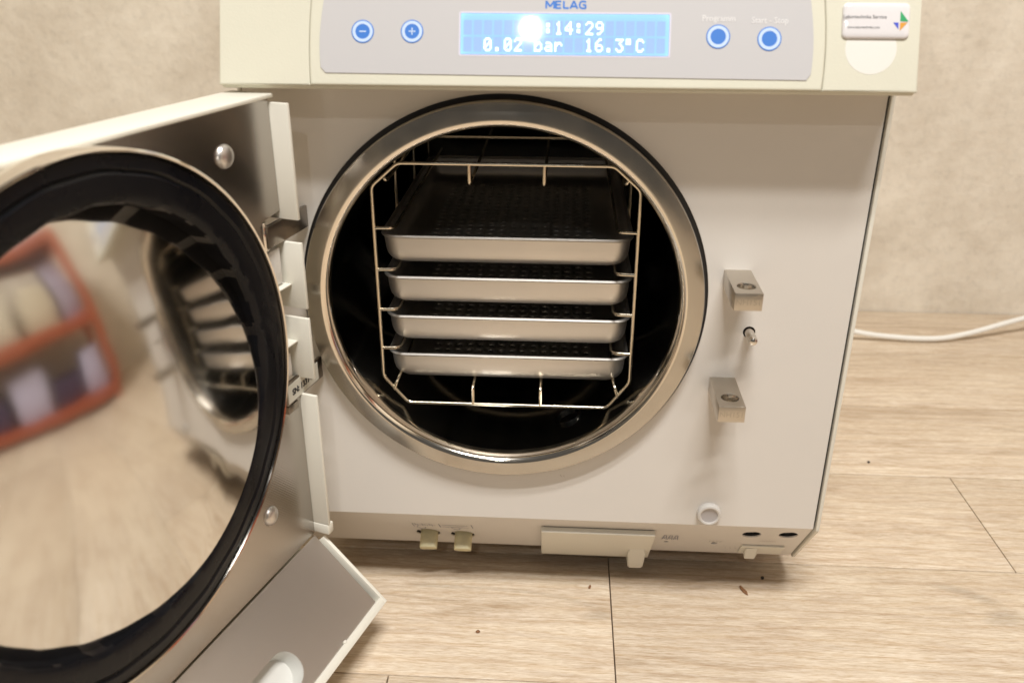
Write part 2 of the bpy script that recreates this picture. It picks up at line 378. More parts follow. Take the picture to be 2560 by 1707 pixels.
# flange ring, seal and chamber
ring_tangent(M_ring, (0, -.012, ZC), (0, 1, 0)); ring_tangent(M_edge, (0, -.012, ZC), (0, 1, 0))
lathe('seal_ring', [(.153, -.002), (.1625, -.002), (.1625, -.006), (.153, -.006)], M_seal_gap, AX, PAN, 128, 0, ZC, closed=True)
ring = lathe('flange_ring', [(.1555, -.010), (.1555, .0088), (.1548, .0098), (.1435, .0128), (.1422, .0127)], M_ring, AX, PAN, 180, 0, ZC)
pts = [(.1422, .0127)]+[(.1365+.0057*(1-math.sin(t)), .0127-.010*(1-math.cos(t))) for t in [math.radians(15*i) for i in range(1, 7)]]+[(.1365, 0)]
lathe('ring_lip', pts, M_edge, ring, PAN, 180, 0, ZC)
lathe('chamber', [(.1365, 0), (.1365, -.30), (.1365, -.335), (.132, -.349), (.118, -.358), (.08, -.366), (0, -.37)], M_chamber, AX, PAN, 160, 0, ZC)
# sieve over the drain and the small ports of the chamber
lathe('drain_port', [(.010, .0), (.0125, .0), (.0125, .0025), (.010, .0025)], M_chamber, AX, Fr((.055, .040, ZC-math.sqrt(RC**2-.055**2)+.0002), Vector((1, 0, .4)).normalized(), Vector((0, 1, 0)), Vector((-.4, 0, 1)).normalized()), 40, closed=True)
lathe('port_fitting', [(0, .009), (.006, .009), (.009, .006), (.009, 0)], M_wire, AX, Fr((-.055, .355, ZC+.075), Vector((1, 0, 0)), Vector((0, 0, 1)), Vector((0, -1, 0))), 32)

# locking blocks, pin, bumper
def lock_block(x0, z0, name='lock_block'):
    # block: x width, y depth outward, z height, bored vertically
    wx, dy, hz = .0203, .050, .0134
    fr = Fr((x0, 0, z0), Vector((1, 0, 0)), Vector((0, -1, 0)), Vector((0, 0, 1)))
    b = plate(name, [rrect(0, -.004, wx, dy, .0006, 2), circ(wx*.52, dy*.70, .0068, 32)], 0, hz, M_block, AX, fr, bev=.0004)
    lathe('bore', [(.0068, -.0001), (.00675, .0004), (.00675, hz-.0006), (.0071, hz)], M_bore, b, fr, 32, wx*.52, dy*.70)
    return b, fr, wx, dy, hz
b1 = lock_block(.1692, .3184); b2 = lock_block(.1668, .2266)
for b, word in ((b1, 'NH151'), (b2, 'NH151')):
    o = b[0]; fr = b[1]; f2 = Fr(fr.p(0, b[3], 0), Vector((1, 0, 0)), Vector((0, 0, 1)), Vector((0, -1, 0)))
    text('engraving', word, .0062, b[2]/2, .0045, -.00005, mat('engraved_steel', (.48, .44, .38), .42, 1), o, f2, ext=.00008)
prism('stop_tab', [(-.030, .3145), (-.034, .3145), (-.034, .3225), (-.030, .3225)], .1705, .1735, M_block, AX, bev=.0003)
lathe('lock_pin', [(.0036, -.01), (.0036, .0115), (.0033, .0122), (.0033, .0128), (.0036, .0135), (.0036, .0165), (.0030, .0185), (.0016, .0195), (0, .0197)], M_bore, AX, PAN, 32, .1938, .2800)
lathe('pin_sleeve', [(.0050, -.001), (.0050, -.012), (0, -.012)], M_darkhole, panel, PAN, 32, .1938, .2800)
bu = lathe('bumper', [(.0103, 0), (.0104, .0035), (.0098, .0050), (.0086, .0056), (.0074, .0052), (.0070, .0044)], M_bumper, AX, PAN, 48, .1782, .1085)
lathe('bumper_dish', [(.0071, .0045), (.0050, .0038), (0, .0036)], M_bumpc, bu, PAN, 48, .1782, .1085)

marks('scuff', [((.0485, .1425), (.0500, .1405))], .0005, mat('scuff_grey', (.48, .44, .39), .6), panel, PAN)
marks('scuff', [((.0515, .1418), (.0524, .1400))], .0004, bpy.data.materials['scuff_grey'], panel, PAN)
# drain caps, service cover, switch, marks on the lower panel
for cx, cy, a in ((-.0722, -.055, .05), (-.0402, -.0570, -.03)):
    fr = Fr(CHF.p(cx, cy, 0), Vector((math.cos(a), 0, 0)).normalized() if a == 0 else (CHF.m.to_3x3() @ Vector((math.cos(a), math.sin(a), 0))), CHF.m.to_3x3() @ Vector((-math.sin(a), math.cos(a), 0)), CHF.m.to_3x3() @ Vector((0, 0, 1)))
    cp = plate('drain_cap', [rrect(-.0082, -.0042, .0082, .0042, .0036, 6)], -.012, .0150, M_cap, AX, fr, bev=.0008)
    lathe('cap_collar', [(.0078, -.012), (.0078, -.0045), (.0070, -.004), (0, -.004)], M_cap, cp, fr, 32)
cov = plate('service_cover', [rrect(.0330, -.0925, .1358, -.0205, .0016, 4)], .0004, .0058, M_white, AX, CHF, bev=.0012)
# finger tab of the cover
bm = bmesh.new()
tabp = [(-.062, .0050), (-.070, .0085), (-.088, .0160), (-.0925, .0163), (-.0938, .0148), (-.0938, .0050)]
A = [bm.verts.new((.1150+(.0012 if i in (2, 3, 4) else 0), p[0], p[1])) for i, p in enumerate(tabp)]
B = [bm.verts.new((.1312-(.0012 if i in (2, 3, 4) else 0), p[0], p[1])) for i, p in enumerate(tabp)]
bm.faces.new(A[::-1]); bm.faces.new(B)
for i in range(6): bm.faces.new((A[i], A[(i+1) % 6], B[(i+1) % 6], B[i]))
bmesh.ops.bevel(bm, geom=bm.edges[:], offset=.0012, segments=3, affect='EDGES'); bm.transform(CHF.m)
link('finger_tab', bm_me(bm, 't'), M_white, cov, True)
sw = plate('switch_frame', [rrect(.2185, -.0765, .2578, -.0545, .0012, 4)], .0001, .0020, M_white, AX, CHF, bev=.0006)
bm = bmesh.new(); pr = [(.2222, -.0590), (.2365, -.0590), (.2355, -.0735), (.2232, -.0735)]
A = [bm.verts.new((x, y, .0019)) for x, y in pr]; B = [bm.verts.new((.2235+.0*i, y, .0019+(.0065 if i in (2, 3) else .0002))) if i in (0, 3) else bm.verts.new((.2330, y, .0019+(.0065 if i in (2, 3) else .0002))) for i, (x, y) in enumerate(pr)]
bm.faces.new(A); bm.faces.new(B[::-1])
for i in range(4): bm.faces.new((A[i], A[(i+1) % 4], B[(i+1) % 4], B[i]))
bmesh.ops.bevel(bm, geom=bm.edges[:], offset=.0005, segments=2, affect='EDGES'); bm.transform(CHF.m)
link('switch_rocker', bm_me(bm, 'r'), M_white, sw, True)
def P2(x, s): return (x, -s)
seg = []
for x in (-.0852, -.0608, -.0310): seg.append((P2(x, .0255), P2(x+.0012, .0355)))
seg += [(P2(-.058, .0285), P2(-.034, .0290)), (P2(-.058, .0340), P2(-.034, .0345))]
for i in range(9): seg.append((P2(-.083+i*.0022, .026+.002*(i % 3)), P2(-.0822+i*.0022, .031+.0015*(i % 2))))
for x in (-.0770, -.0450):
    pts = [(x+.0030*math.cos(t), -.0375-.0030*math.sin(t)*1.2) for t in [math.radians(a) for a in range(-10, 200, 30)]]
    seg += list(zip(pts, pts[1:])); seg.append((P2(x-.0045, .034), P2(x-.0040, .038)))
marks('valve_symbol', seg, .0006, M_inkblue, lower, CHF)
seg = []
for i in range(3):
    x = .1440+i*.0052; seg += [(P2(x, .047), P2(x+.0014, .0345)), (P2(x+.0014, .0345), P2(x+.0030, .0345)), (P2(x+.0030, .0345), P2(x+.0040, .047)), (P2(x+.0018, .0455), P2(x+.0022, .0410))]
marks('vent_symbol', seg, .0006, M_inkblue, lower, CHF)
seg = []
for i in range(4): seg += [(P2(.1880+i*.0032, .0465), P2(.1880+i*.0032, .0500)), (P2(.1880+i*.0032, .0465), P2(.1898+i*.0032, .0465))]
for i in range(8): seg.append((P2(.2330+i*.0018, .0395), P2(.2330+i*.0018, .0425)))
for i in range(3): seg.append((P2(.205+i*.0045, .0655), P2(.206+i*.0045, .0675)))
for i_, sg in enumerate((seg[:8], seg[8:16], seg[16:])):
    marks('socket_print', sg, .0004, bpy.data.materials.get('faint_grey_ink') or mat('faint_grey_ink', (.36, .33, .29), .5), lower, CHF)

# ------------------------------------------------------------------ header / control panel
HX0, HX1 = -.1907, .2737
hd = [HDR.p(0, 0, -.0025), HDR.p(0, .078, -.0025)]
prof = [(-.0360, .4680), (hd[0].y, hd[0].z), (hd[1].y, hd[1].z), (.012, .5585), (.04, .566), (.60, .566), (.60, .52), (.0, .50), (.0, .468)]
hood = prism('control_hood', prof, HX0+.001, HX1-.001, M_cream, AX, bev=.001)
def bulge(x, d, y0, y1, n=12): return [(x+d*math.sin(math.pi*(i/n*.66+.28)), y0+(y1-y0)*i/n) for i in range(n+1)]
TOP = .080
Lb = bulge(-.1245, -.0042, .0005, TOP); Rb = bulge(.2078, .0055, .0005, TOP)
plate('side_cover', [[(HX0, .0), (Lb[0][0]-.0002, .0)]+[(x-.0002, y) for x, y in Lb]+[(HX0, TOP)]], -.0035, 0, M_cream, hood, HDR, bev=.0011)
plate('side_cover', [[(HX1, .0), (HX1, TOP)]+[(x+.0002, y) for x, y in Rb[::-1]]+[(Rb[0][0]+.0002, .0)]], -.0035, 0, M_cream, hood, HDR, bev=.0011)
plate('centre_cover', [[(x, y) for x, y in Lb[::-1]]+[(x, y) for x, y in Rb]], -.0035, .0008, M_cream, hood, HDR, bev=.0012)
# grey foil with the display window
def ovl():
    P = []
    L_ = bulge(-.1180, -.0035, .0118, .0570, 10); R_2 = bulge(.2015, .0038, .0105, .0590, 10)
    P += [(L_[0][0]+.0035, .0082)]+[(x, y) for x, y in L_]+[(L_[-1][0]+.002, .0590)]
    P += [(R_2[-1][0]-.002, .0605)]+[(x, y) for x, y in R_2[::-1]]+[(R_2[0][0]-.0028, .0066)]
    return P
LX0, LX1, LY0, LY1 = -.0263, .1114, .0213, .0480
plate('membrane_foil', [ovl(), rrect(LX0, LY0, LX1, LY1, .0008, 2)], .0006, .0014, M_grey, hood, HDR, bev=.0002)
M_lcd = bpy.data.materials.new('lcd_backlight'); M_lcd.use_nodes = True
nt = M_lcd.node_tree; N = nt.nodes; L = nt.links; b = N['Principled BSDF']
b.inputs['Base Color'].default_value = (.08, .18, .5, 1); b.inputs['Roughness'].default_value = .3
uv = N.new('ShaderNodeUVMap'); sp_ = N.new('ShaderNodeSeparateXYZ'); L.new(uv.outputs[0], sp_.inputs[0])
def mth(op, a, b_=None, v=None):
    n = N.new('ShaderNodeMath'); n.operation = op
    if isinstance(a, (int, float)): n.inputs[0].default_value = a
    else: L.new(a, n.inputs[0])
    if b_ is not None:
        if isinstance(b_, (int, float)): n.inputs[1].default_value = b_
        else: L.new(b_, n.inputs[1])
    return n.outputs[0]
ux, uy = sp_.outputs['X'], sp_.outputs['Y']
ex = mth('MULTIPLY', mth('ABSOLUTE', mth('SUBTRACT', ux, .5)), 2); exx = mth('POWER', ex, 26)
eyt = mth('POWER', uy, 9); eyb = mth('POWER', mth('SUBTRACT', 1, uy), 14)
ed = mth('MINIMUM', mth('ADD', mth('ADD', exx, mth('MULTIPLY', eyt, .8)), mth('MULTIPLY', eyb, .6)), 1)
mixc = N.new('ShaderNodeMix'); mixc.data_type = 'RGBA'; L.new(ed, mixc.inputs['Factor'])
mixc.inputs['A'].default_value = (.37, .62, 1.0, 1); mixc.inputs['B'].default_value = (.46, .92, 1.0, 1)
L.new(mixc.outputs['Result'], b.inputs['Emission Color']); b.inputs['Emission Strength'].default_value = 1.0
bm = bmesh.new(); q = [bm.verts.new((x, y, .00045)) for x, y in ((LX0-.001, LY0-.001), (LX1+.001, LY0-.001), (LX1+.001, LY1+.001), (LX0-.001, LY1+.001))]
f = bm.faces.new(q); ul = bm.loops.layers.uv.new('UVMap')
for lp, u_ in zip(f.loops, ((0, 0), (1, 0), (1, 1), (0, 1))): lp[ul].uv = u_
e_ = bmesh.ops.extrude_face_region(bm, geom=[f]); 
for v in e_['geom']:
    if isinstance(v, bmesh.types.BMVert): v.co.z += .0006
bm.transform(HDR.m); disp = link('display', bm_me(bm, 'display'), M_lcd, hood)
# faint violet character cells and white dots of the 5x7 characters
M_cell = mat('lcd_cell', (.1, .12, .5), .3, emit=(.385, .585, 1, 1), estr=.99)
M_dot = mat('lcd_lit_dot', (.6, .7, .8), .3, emit=(.85, 1, 1, 1), estr=1.5)
PITCH_X = .00672; CX0 = LX0+.0047; ROWY = (.0388, .0278); CH_H = .0092
bm = bmesh.new()
def quad(bm, x0, x1, y0, y1, z0, z1=None):
    vs = [bm.verts.new((x, y, z)) for z in (z0, z1) for x, y in ((x0, y0), (x1, y0), (x1, y1), (x0, y1))]
    for f in ((3, 2, 1, 0), (4, 5, 6, 7), (0, 1, 5, 4), (1, 2, 6, 5), (2, 3, 7, 6), (3, 0, 4, 7)): bm.faces.new([vs[i] for i in f])
for r in ROWY:
    for i in range(20):
        cx = CX0+i*PITCH_X; quad(bm, cx-.0027, cx+.0027, r-.0047, r+.0047, .0011, .00116)
bm.transform(HDR.m); link('character_cells', bm_me(bm, 'cells'), M_cell, hood)
G = {'0': '01110 10001 10011 10101 11001 10001 01110', '1': '00100 01100 00100 00100 00100 00100 01110', '2': '01110 10001 00001 00010 00100 01000 11111',
     '3': '11111 00010 00100 00010 00001 10001 01110', '4': '00010 00110 01010 10010 11111 00010 00010', '6': '00110 01000 10000 11110 10001 10001 01110',
     '9': '01110 10001 10001 01111 00001 00010 01100', ':': '00000 01100 01100 00000 01100 01100 00000', '.': '00000 00000 00000 00000 00000 01100 01100',
     'b': '10000 10000 10110 11001 10001 10001 11110', 'a': '00000 00000 01110 00001 01111 10001 01111', 'r': '00000 00000 10110 11001 10000 10000 10000',
     '°': '11100 10100 11100 00000 00000 00000 00000', 'C': '01110 10001 10000 10000 10000 10001 01110'}
def glyph(bm, ch, cx, cy):
    dx = .00100; dy = .00122
    for j, row in enumerate(G[ch].split()):
        for i, c in enumerate(row):
            if c == '1':
                x = cx+(i-2)*dx; y = cy+(3-j)*dy; quad(bm, x-.00052, x+.00052, y-.00064, y+.00064, .0012, .00126)
for r, s in ((0, '        :14:29'), (1, '  0.02 bar  16.3°C')):
    for i, ch in enumerate(s):
        if ch != ' ':
            bm = bmesh.new(); glyph(bm, ch, CX0+i*PITCH_X, ROWY[r]); bm.transform(HDR.m)
            link('display_character', bm_me(bm, 'ch'), M_dot, hood)
glass = mat('display_glass', (1, 1, 1), .034, spec=.5, trans=1); glass.node_tree.nodes['Principled BSDF'].inputs['IOR'].default_value = 1.45
plate('display_glass', [rrect(LX0+.0001, LY0+.0001, LX1-.0001, LY1-.0001, .0008, 2)], .0015, .0019, glass, hood, HDR)
# lilac surround of the window
plate('window_surround', [rrect(LX0-.0012, LY0-.0012, LX1+.0012, LY1+.0012, .0015, 3), rrect(LX0-.0001, LY0-.0001, LX1+.0001, LY1+.0001, .0008, 3)], .00142, .00152, mat('lilac_print', (.62, .58, .68), .4), hood, HDR)
def key(cx, cy, r, sym):
    k = plate('key', [circ(cx, cy, r, 48)], .0013, .0017, M_blue, hood, HDR, bev=.0001)
    plate('key_ring', [circ(cx, cy, r*.905, 48), circ(cx, cy, r*.64, 48)], .00172, .00178, M_paleblue, hood, HDR)
    if sym in '-+':
        marks('key_symbol', [((cx-r*.30, cy), (cx+r*.30, cy))]+([((cx, cy-r*.30), (cx, cy+r*.30))] if sym == '+' else []), r*.11, M_paleblue, hood, HDR, .00182)
key(-.0922, .0355, .0076, '-'); key(-.0589, .0358, .0076, '+'); key(.1434, .0341, .0078, ' '); key(.1766, .0330, .0078, ' ')
text('key_caption', 'Programm', .0056, .1434, .0440, .00145, M_print, hood, HDR, sx=.92, off=.00003)
text('key_caption', 'Start - Stop', .0056, .1766, .0430, .00145, M_print, hood, HDR, sx=.92, off=.00003)
LG = {'M': [((0, 0), (0, 1)), ((0, 1), (.5, .25)), ((.5, .25), (1, 1)), ((1, 1), (1, 0))], 'E': [((0, 0), (0, 1)), ((0, .93), (.85, .93)), ((0, .5), (.78, .5)), ((0, .07), (.85, .07))],
      'L': [((0, 0), (0, 1)), ((0, .07), (.85, .07))], 'A': [((0, 0), (.5, 1)), ((.5, 1), (1, 0)), ((.2, .3), (.8, .3))],
      'G': [((1, .85), (.75, .95)), ((.75, .95), (.3, .95)), ((.3, .95), (.05, .7)), ((.05, .7), (.05, .3)), ((.05, .3), (.3, .05)), ((.3, .05), (.95, .05)), ((.95, .05), (.95, .5)), ((.95, .5), (.5, .5))]}
lx = .0302
for ch, wd_ in (('M', .0052), ('E', .0040), ('L', .0038), ('A', .0048), ('G', .0044)):
    marks('maker_letter', [((lx+a*wd_, .0513+b_*.0050), (lx+c*wd_, .0513+d*.0050)) for (a, b_), (c, d) in LG[ch]], .00125, M_blue, hood, HDR, .00146)
    lx += wd_+(.0012 if ch != 'L' else .0004)
# unfaded round patch, domed sticker
plate('unfaded_patch', [circ(.2425, .0277, .0165, 64)], .0000, .00012, M_rem, hood, HDR)
bm = bmesh.new()
prev = None
for ins, z in ((0, .0001), (0, .0009), (.0004, .0015), (.0012, .00195), (.0030, .0022), (.006, .0023)):
    lp = rrect(.2232+ins, .0338+ins, .2660-ins, .0565-ins, max(.0032-ins*.4, .0006), 6); vs = [bm.verts.new((x, y, z)) for x, y in lp]
    if prev:
        for i in range(len(vs)): bm.faces.new((prev[i], prev[(i+1) % len(vs)], vs[(i+1) % len(vs)], vs[i]))
    else: bm.faces.new(vs)
    prev = vs
bm.faces.new(prev); bm.transform(HDR.m); st = link('service_sticker', bm_me(bm, 'st'), M_sticker, hood, True)
text('sticker_text', 'Labortechnika Service', .0031, .2370, .0463, .0024, M_ink, hood, HDR, ext=.00003)
text('sticker_text', 'www.labortechnika.com', .0021, .2365, .0400, .0024, M_ink, hood, HDR, ext=.00003)
lx, ly = .2595, .0444
for tri, mm in (([(0, .0002), (.0052, .0002), (0, .0066)], M_green), ([(0, -.0006), (.0046, -.0006), (0, -.0058)], M_sor), ([(-.0010, -.0006), (-.0044, -.0006), (-.0010, -.0048)], M_sblue)):
    plate('sticker_emblem', [[(lx+a, ly+c) for a, c in tri]], .0024, .00248, mm, hood, HDR)

# ------------------------------------------------------------------ door
DC = (.190, .304)
W, ZT, ZF = .46, .465, .1005
dshell = box('door', 0, W, ZF-.002, ZT-.003, -.034, -.031, M_cream, AX, DOOR, bev=.0008)      # outer skin
box('top_flange', -.003, W, ZT-.003, ZT, -.034, .0004, M_white, dshell, DOOR, bev=.0008)
for z0, z1 in ((.3765, ZT-.0060), (.3075, .3592), (.2485, .2995), (.1110, .2335)):
    box('hinge_flange', -.0030, 0, z0, z1, -.0308, .0125, M_white, dshell, DOOR, bev=.0005)
box('hinge_housing', .0025, .034, .2400, .3815, -.0300, -.0165, M_white, dshell, DOOR, bev=.001)
box('hinge_block', .0040, .018, .3285, .3560, -.0163, -.0030, M_bumper, dshell, DOOR, bev=.001)
box('hinge_block', .0040, .016, .2520, .2710, -.0163, -.0035, M_bumper, dshell, DOOR, bev=.001)
for z in (.3265, .2800):
    box('rib', .0002, .030, z-.0006, z+.0006, -.030, .0015, M_white, dshell, DOOR, bev=.0003)
nz0, nz1 = .2385, .3830
out = [(.0004, ZF), (W, ZF), (W, ZT-.0034), (.0004, ZT-.0034), (.0004, nz1), (.022, nz1-.003), (.022, nz0), (.0004, nz0)]
plate('steel_lining', [out, circ(DC[0], DC[1], .1575, 160)], -.0035, -.0020, M_plate, dshell, DOOR)
for u_, z_ in ((.0535, .4330), (.0548, .1536)):
    lathe('rivet', [(.0080, -.002), (.0079, -.0014), (.0070, .0002), (.0054, .0013), (.0035, .0019), (.0016, .0022), (0, .0023)], M_rivet, dshell, DOOR, 32, u_, z_)
# two hinge arms
def arm(a, b_, z0, z1, t, m):
    a = Vector((*a, 0)); b_ = Vector((*b_, 0)); d = (b_-a).normalized(); s = d.cross(Vector((0, 0, 1)))
    fr = Fr(a, d, s, Vector((0, 0, 1))); return box('hinge_arm', -.004, (b_-a).length, -t, 0, z0, z1, m, dshell, fr, bev=.0004), fr, (b_-a).length
ar, afr, al = arm((-.1535, -.0050), (-.1655, -.0580), .3600, .3765, .003, M_bracket)
lathe('hinge_pin', [(.0030, .358), (.0036, .359), (.0036, .378), (.0030, .379), (0, .379)], M_chrome, dshell, WORLD, 24, -.1672, -.0560)
ar2, afr2, al2 = arm((-.1530, -.0060), (-.1655, -.0560), .2320, .2500, .003, M_bracket)
lb = box('serial_label', .004, al2-.001, -.0034, -.0029, .2335, .2485, M_label, dshell, afr2)
tf = Fr(afr2.p(.0, 0, 0), afr2.m.to_3x3() @ Vector((-1, 0, 0)), Vector((0, 0, 1)), afr2.m.to_3x3() @ Vector((0, -1, 0)))
tn = tf.m.to_3x3() @ Vector((0, 0, 1))
text('serial_number', 'SN: 1331-B', .0070, -.0285, .2385, .0036, M_ink, dshell, tf, off=.0002)
box('hinge_screw_plate', .006, .020, .2250, .2315, -.006, .0005, M_bracket, dshell, DOOR, bev=.0004)
# round lid: rim, gasket, mirror pressing
rim = lathe('lid_rim', [(.1606, -.002), (.1606, .0125), (.1602, .0140), (.1594, .0146), (.1584, .0140), (.1580, .0120), (.1580, .004)], M_chrome, dshell, DOOR, 200, *DC)
bm = bmesh.new(); n = 240; prof = [(.1582, .0035), (.1582, .0105), (.1568, .0122), (.150, .0128), (.1480, .0112), (.1462, .0128), (.137, .0132), (.1325, .0126), (.1305, .0108), (.1298, .0085), (.1300, -.028)]
rings = []
for k, (r, z) in enumerate(prof):
    rg = []
    for i in range(n):
        a = 2*math.pi*i/n; wob = (.00045*math.sin(19*a)+.0004*math.sin(31*a+1)+.0003*math.sin(11*a+2)) if k >= 7 else (.0003*math.sin(23*a) if 3 <= k <= 5 else 0)
        rr = r+wob; rg.append(bm.verts.new((DC[0]+rr*math.cos(a), DC[1]+rr*math.sin(a), z+.3*wob)))
    rings.append(rg)
for A, B in zip(rings, rings[1:]):
    for i in range(n): bm.faces.new((A[i], A[(i+1) % n], B[(i+1) % n], B[i]))
for f_ in bm.faces:
    c_ = f_.calc_center_median()
    if math.hypot(c_.x-DC[0], c_.y-DC[1]) < .1303: f_.material_index = 1
bm.transform(DOOR.m); gk = link('gasket', bm_me(bm, 'gasket'), M_gasket, dshell, True); gk.data.materials.append(mat('dull_black_rubber', (.003, .003, .004), .8, spec=.08))
MIR_UP = .098; MIR_SIDE = .085; MIR_R = .5
MF = Fr(DOOR.p(DC[0], DC[1], .0095), DU, Vector((0, 0, 1)), DN)
MF.m = MF.m @ Matrix.Rotation(-MIR_UP, 4, 'X') @ Matrix.Rotation(MIR_SIDE, 4, 'Y')
lathe('mirror_lid', [(.1306*(1-i/24), .0035-(.1306*(1-i/24))**2/(2*MIR_R)) for i in range(25)], M_mirror, dshell, MF, 160)
# folded lower flap with grip
slot = []
cu_, cs_, rr = .1105, .0550, .0147
slot = [(cu_+rr*math.cos(math.radians(a)), cs_+rr*math.sin(math.radians(a))) for a in range(90, 271, 12)]+[(.30, cs_-rr), (.30, cs_+rr)]
M_flap = mat('brushed_flap_lining', (.60, .56, .53), .38, 1, bump=.05, bscale=1500)
flap = plate('flap_lining', [[(.002, .0002), (W, .0002), (W, .0775), (.004, .0775)], slot], -.0030, -.0018, M_flap, dshell, FLAP)
plate('flap_skin', [[(-.001, .0), (W, .0), (W, .085), (-.001, .085)]], -.032, -.030, M_cream, dshell, FLAP)
box('flap_rim', -.0012, W, .0773, .0842, -.0300, .0006, M_white, dshell, FLAP, bev=.0007)
box('flap_rim', -.0042, -.0008, .0060, .0842, -.0300, .0008, M_white, dshell, FLAP, bev=.0007)
for k in range(2): box('latch_nub', .055+.055*k, .058+.055*k, .0755, .0778, -.001, .0012, M_white, dshell, FLAP, bev=.0004)
box('flange_joint', -.0075, .0004, .1010, .1106, -.004, .0122, M_white, dshell, DOOR, bev=.001)
# recessed grip behind the slot
bm = bmesh.new(); top = [bm.verts.new((x, y, -.003)) for x, y in slot]; bot = [bm.verts.new((cu_+(x-cu_)*.92 if x < .29 else x, cs_+(y-cs_)*.9, -.016)) for x, y in slot]
for i in range(len(slot)): bm.faces.new((top[i], top[(i+1) % len(slot)], bot[(i+1) % len(slot)], bot[i]))
bm.faces.new(bot); bm.transform(FLAP.m); link('grip_recess', bm_me(bm, 'grip'), M_grip, dshell, True)

# ------------------------------------------------------------------ rack
YF = .020
RK = thing('wire_rack', 'octagonal steel wire rack standing inside the open chamber around the trays', 'tray rack', (0, YF, .197))
octo = [(-.083, .405), (.083, .405), (.104, .3865), (.1045, .222), (.0865, .1975), (-.0835, .1975), (-.1035, .222), (-.104, .3865)]
YS = (YF, .12, .22, .318)
for y in YS: tube('wire_frame', [(x, y, z) for x, z in octo], .00145, M_wire, RK, cyc=True, rnd=.004)
YB = YS[-1]
for z in (.3533, .3185, .2838, .2490):
    for s in (-1, 1):
        tube('tray_rail', [(s*.1037, YF, z-.0004), (s*.0905, YF, z), (s*.0885, YF+.008, z-.0020), (s*.0885, YB, z-.0022)], .00135, M_wire, RK, rnd=.004)
for x in (-.0275, .0300):
    tube('floor_rail', [(x, YF, .1975), (x, YF, .2140), (x, YF+.006, .2135), (x, YB, .2130)], .00135, M_wire, RK, rnd=.004)
    tube('top_rail', [(x, YF, .405), (x, YF, .3895), (x, YF+.006, .3880), (x, YB, .3880)], .00135, M_wire, RK, rnd=.004)
for s in (-1, 1):
    tube('corner_rail', [(s*.0945, YF, .3945), (s*.0925, YF, .3915), (s*.0925, YF+.006, .3900), (s*.0925, YB, .3900)], .00135, M_wire, RK, rnd=.003)
    tube('corner_rail', [(s*.0950, YF, .2095), (s*.0925, YF, .2170), (s*.0915, YF+.006, .2190), (s*.0915, YB, .2190)], .00135, M_wire, RK, rnd=.003)

# ------------------------------------------------------------------ trays
TW, TL, THT = .204, .285, .0222
def tray_mesh():
    bm = bmesh.new(); prev = None
    lv = [(.0150, 0), (.0118, .0004), (.0085, .0016), (.0060, .0036), (.0043, .0062), (.0034, .0095), (.0028, .0140), (.0024, .0190), (.0021, .0203), (.0006, .0209), (0, .0216), (.0004, .0222), (.0014, .0222)]
    for ins, z in lv:
        z *= 1.11
        lp = rrect(-TW/2+ins, ins, TW/2-ins, TL-ins, .014-ins*.35, 7); vs = [bm.verts.new((x, y, z)) for x, y in lp]
        if prev:
            for i in range(len(vs)): bm.faces.new((prev[i], prev[(i+1) % len(vs)], vs[(i+1) % len(vs)], vs[i]))
        else: base = vs
        prev = vs
    nx, ny = 15, 20; px = .0098; py = .0122; x0 = -px*nx/2; y0 = TL/2-py*ny/2; hr = .0020
    gv = {}
    def v(a, b_):
        if (a, b_) not in gv: gv[a, b_] = bm.verts.new((x0+a*px/2, y0+b_*py/2, 0))
        return gv[a, b_]
    for i in range(nx):
        for j in range(ny):
            cx, cy = 2*i+1, 2*j+1; o8 = [v(cx+1, cy), v(cx+1, cy+1), v(cx, cy+1), v(cx-1, cy+1), v(cx-1, cy), v(cx-1, cy-1), v(cx, cy-1), v(cx+1, cy-1)]
            i8 = [bm.verts.new((x0+cx*px/2+hr*math.cos(math.radians(45*k)), y0+cy*py/2+hr*math.sin(math.radians(45*k)), 0)) for k in range(8)]
            for k in range(8): bm.faces.new((o8[k], o8[(k+1) % 8], i8[(k+1) % 8], i8[k]))
    bd = [e for e in bm.edges if e.is_boundary and all(abs(vv.co.z) < 1e-7 for vv in e.verts)]
    def ok(e):
        a, c = e.verts[0].co, e.verts[1].co
        on = lambda p: abs(p.x-x0) < 1e-6 or abs(p.x+x0) < 1e-6 or abs(p.y-y0) < 1e-6 or abs(p.y-(TL-y0)) < 1e-6
        outer = e.verts[0] in bs and e.verts[1] in bs
        return outer or (e.verts[0] in gs and e.verts[1] in gs and on(a) and on(c))
    bs = set(base); gs = set(gv.values())
    bmesh.ops.triangle_fill(bm, edges=[e for e in bd if ok(e)], use_beauty=True)
    return bm_me(bm, 'tray')
tm = tray_mesh(); tm.materials.append(M_tray)
for p in tm.polygons: p.use_smooth = True
tm.set_sharp_from_angle(angle=math.radians(40))
TLAB = ['perforated aluminium tray at the top of the stack in the chamber', 'perforated aluminium tray just below the topmost tray in the rack',
        'perforated aluminium tray just above the bottom tray in the rack', 'lowest perforated aluminium tray with a bright glint on its front']
for i, (xt, zt, yt) in enumerate(((0, .3191, .0270), (.0010, .2844, .0265), (.0012, .2496, .0270), (.0012, .2151, .0268))):
    o = bpy.data.objects.new('instrument_tray', tm); C.objects.link(o); o.location = (xt, yt, zt+.0005); WL[o] = o.location.copy()
    so = o.modifiers.new('sheet', 'SOLIDIFY'); so.thickness = .0007; so.offset = 1
    tag(o, TLAB[i], 'tray', 'trays stacked in the chamber rack')

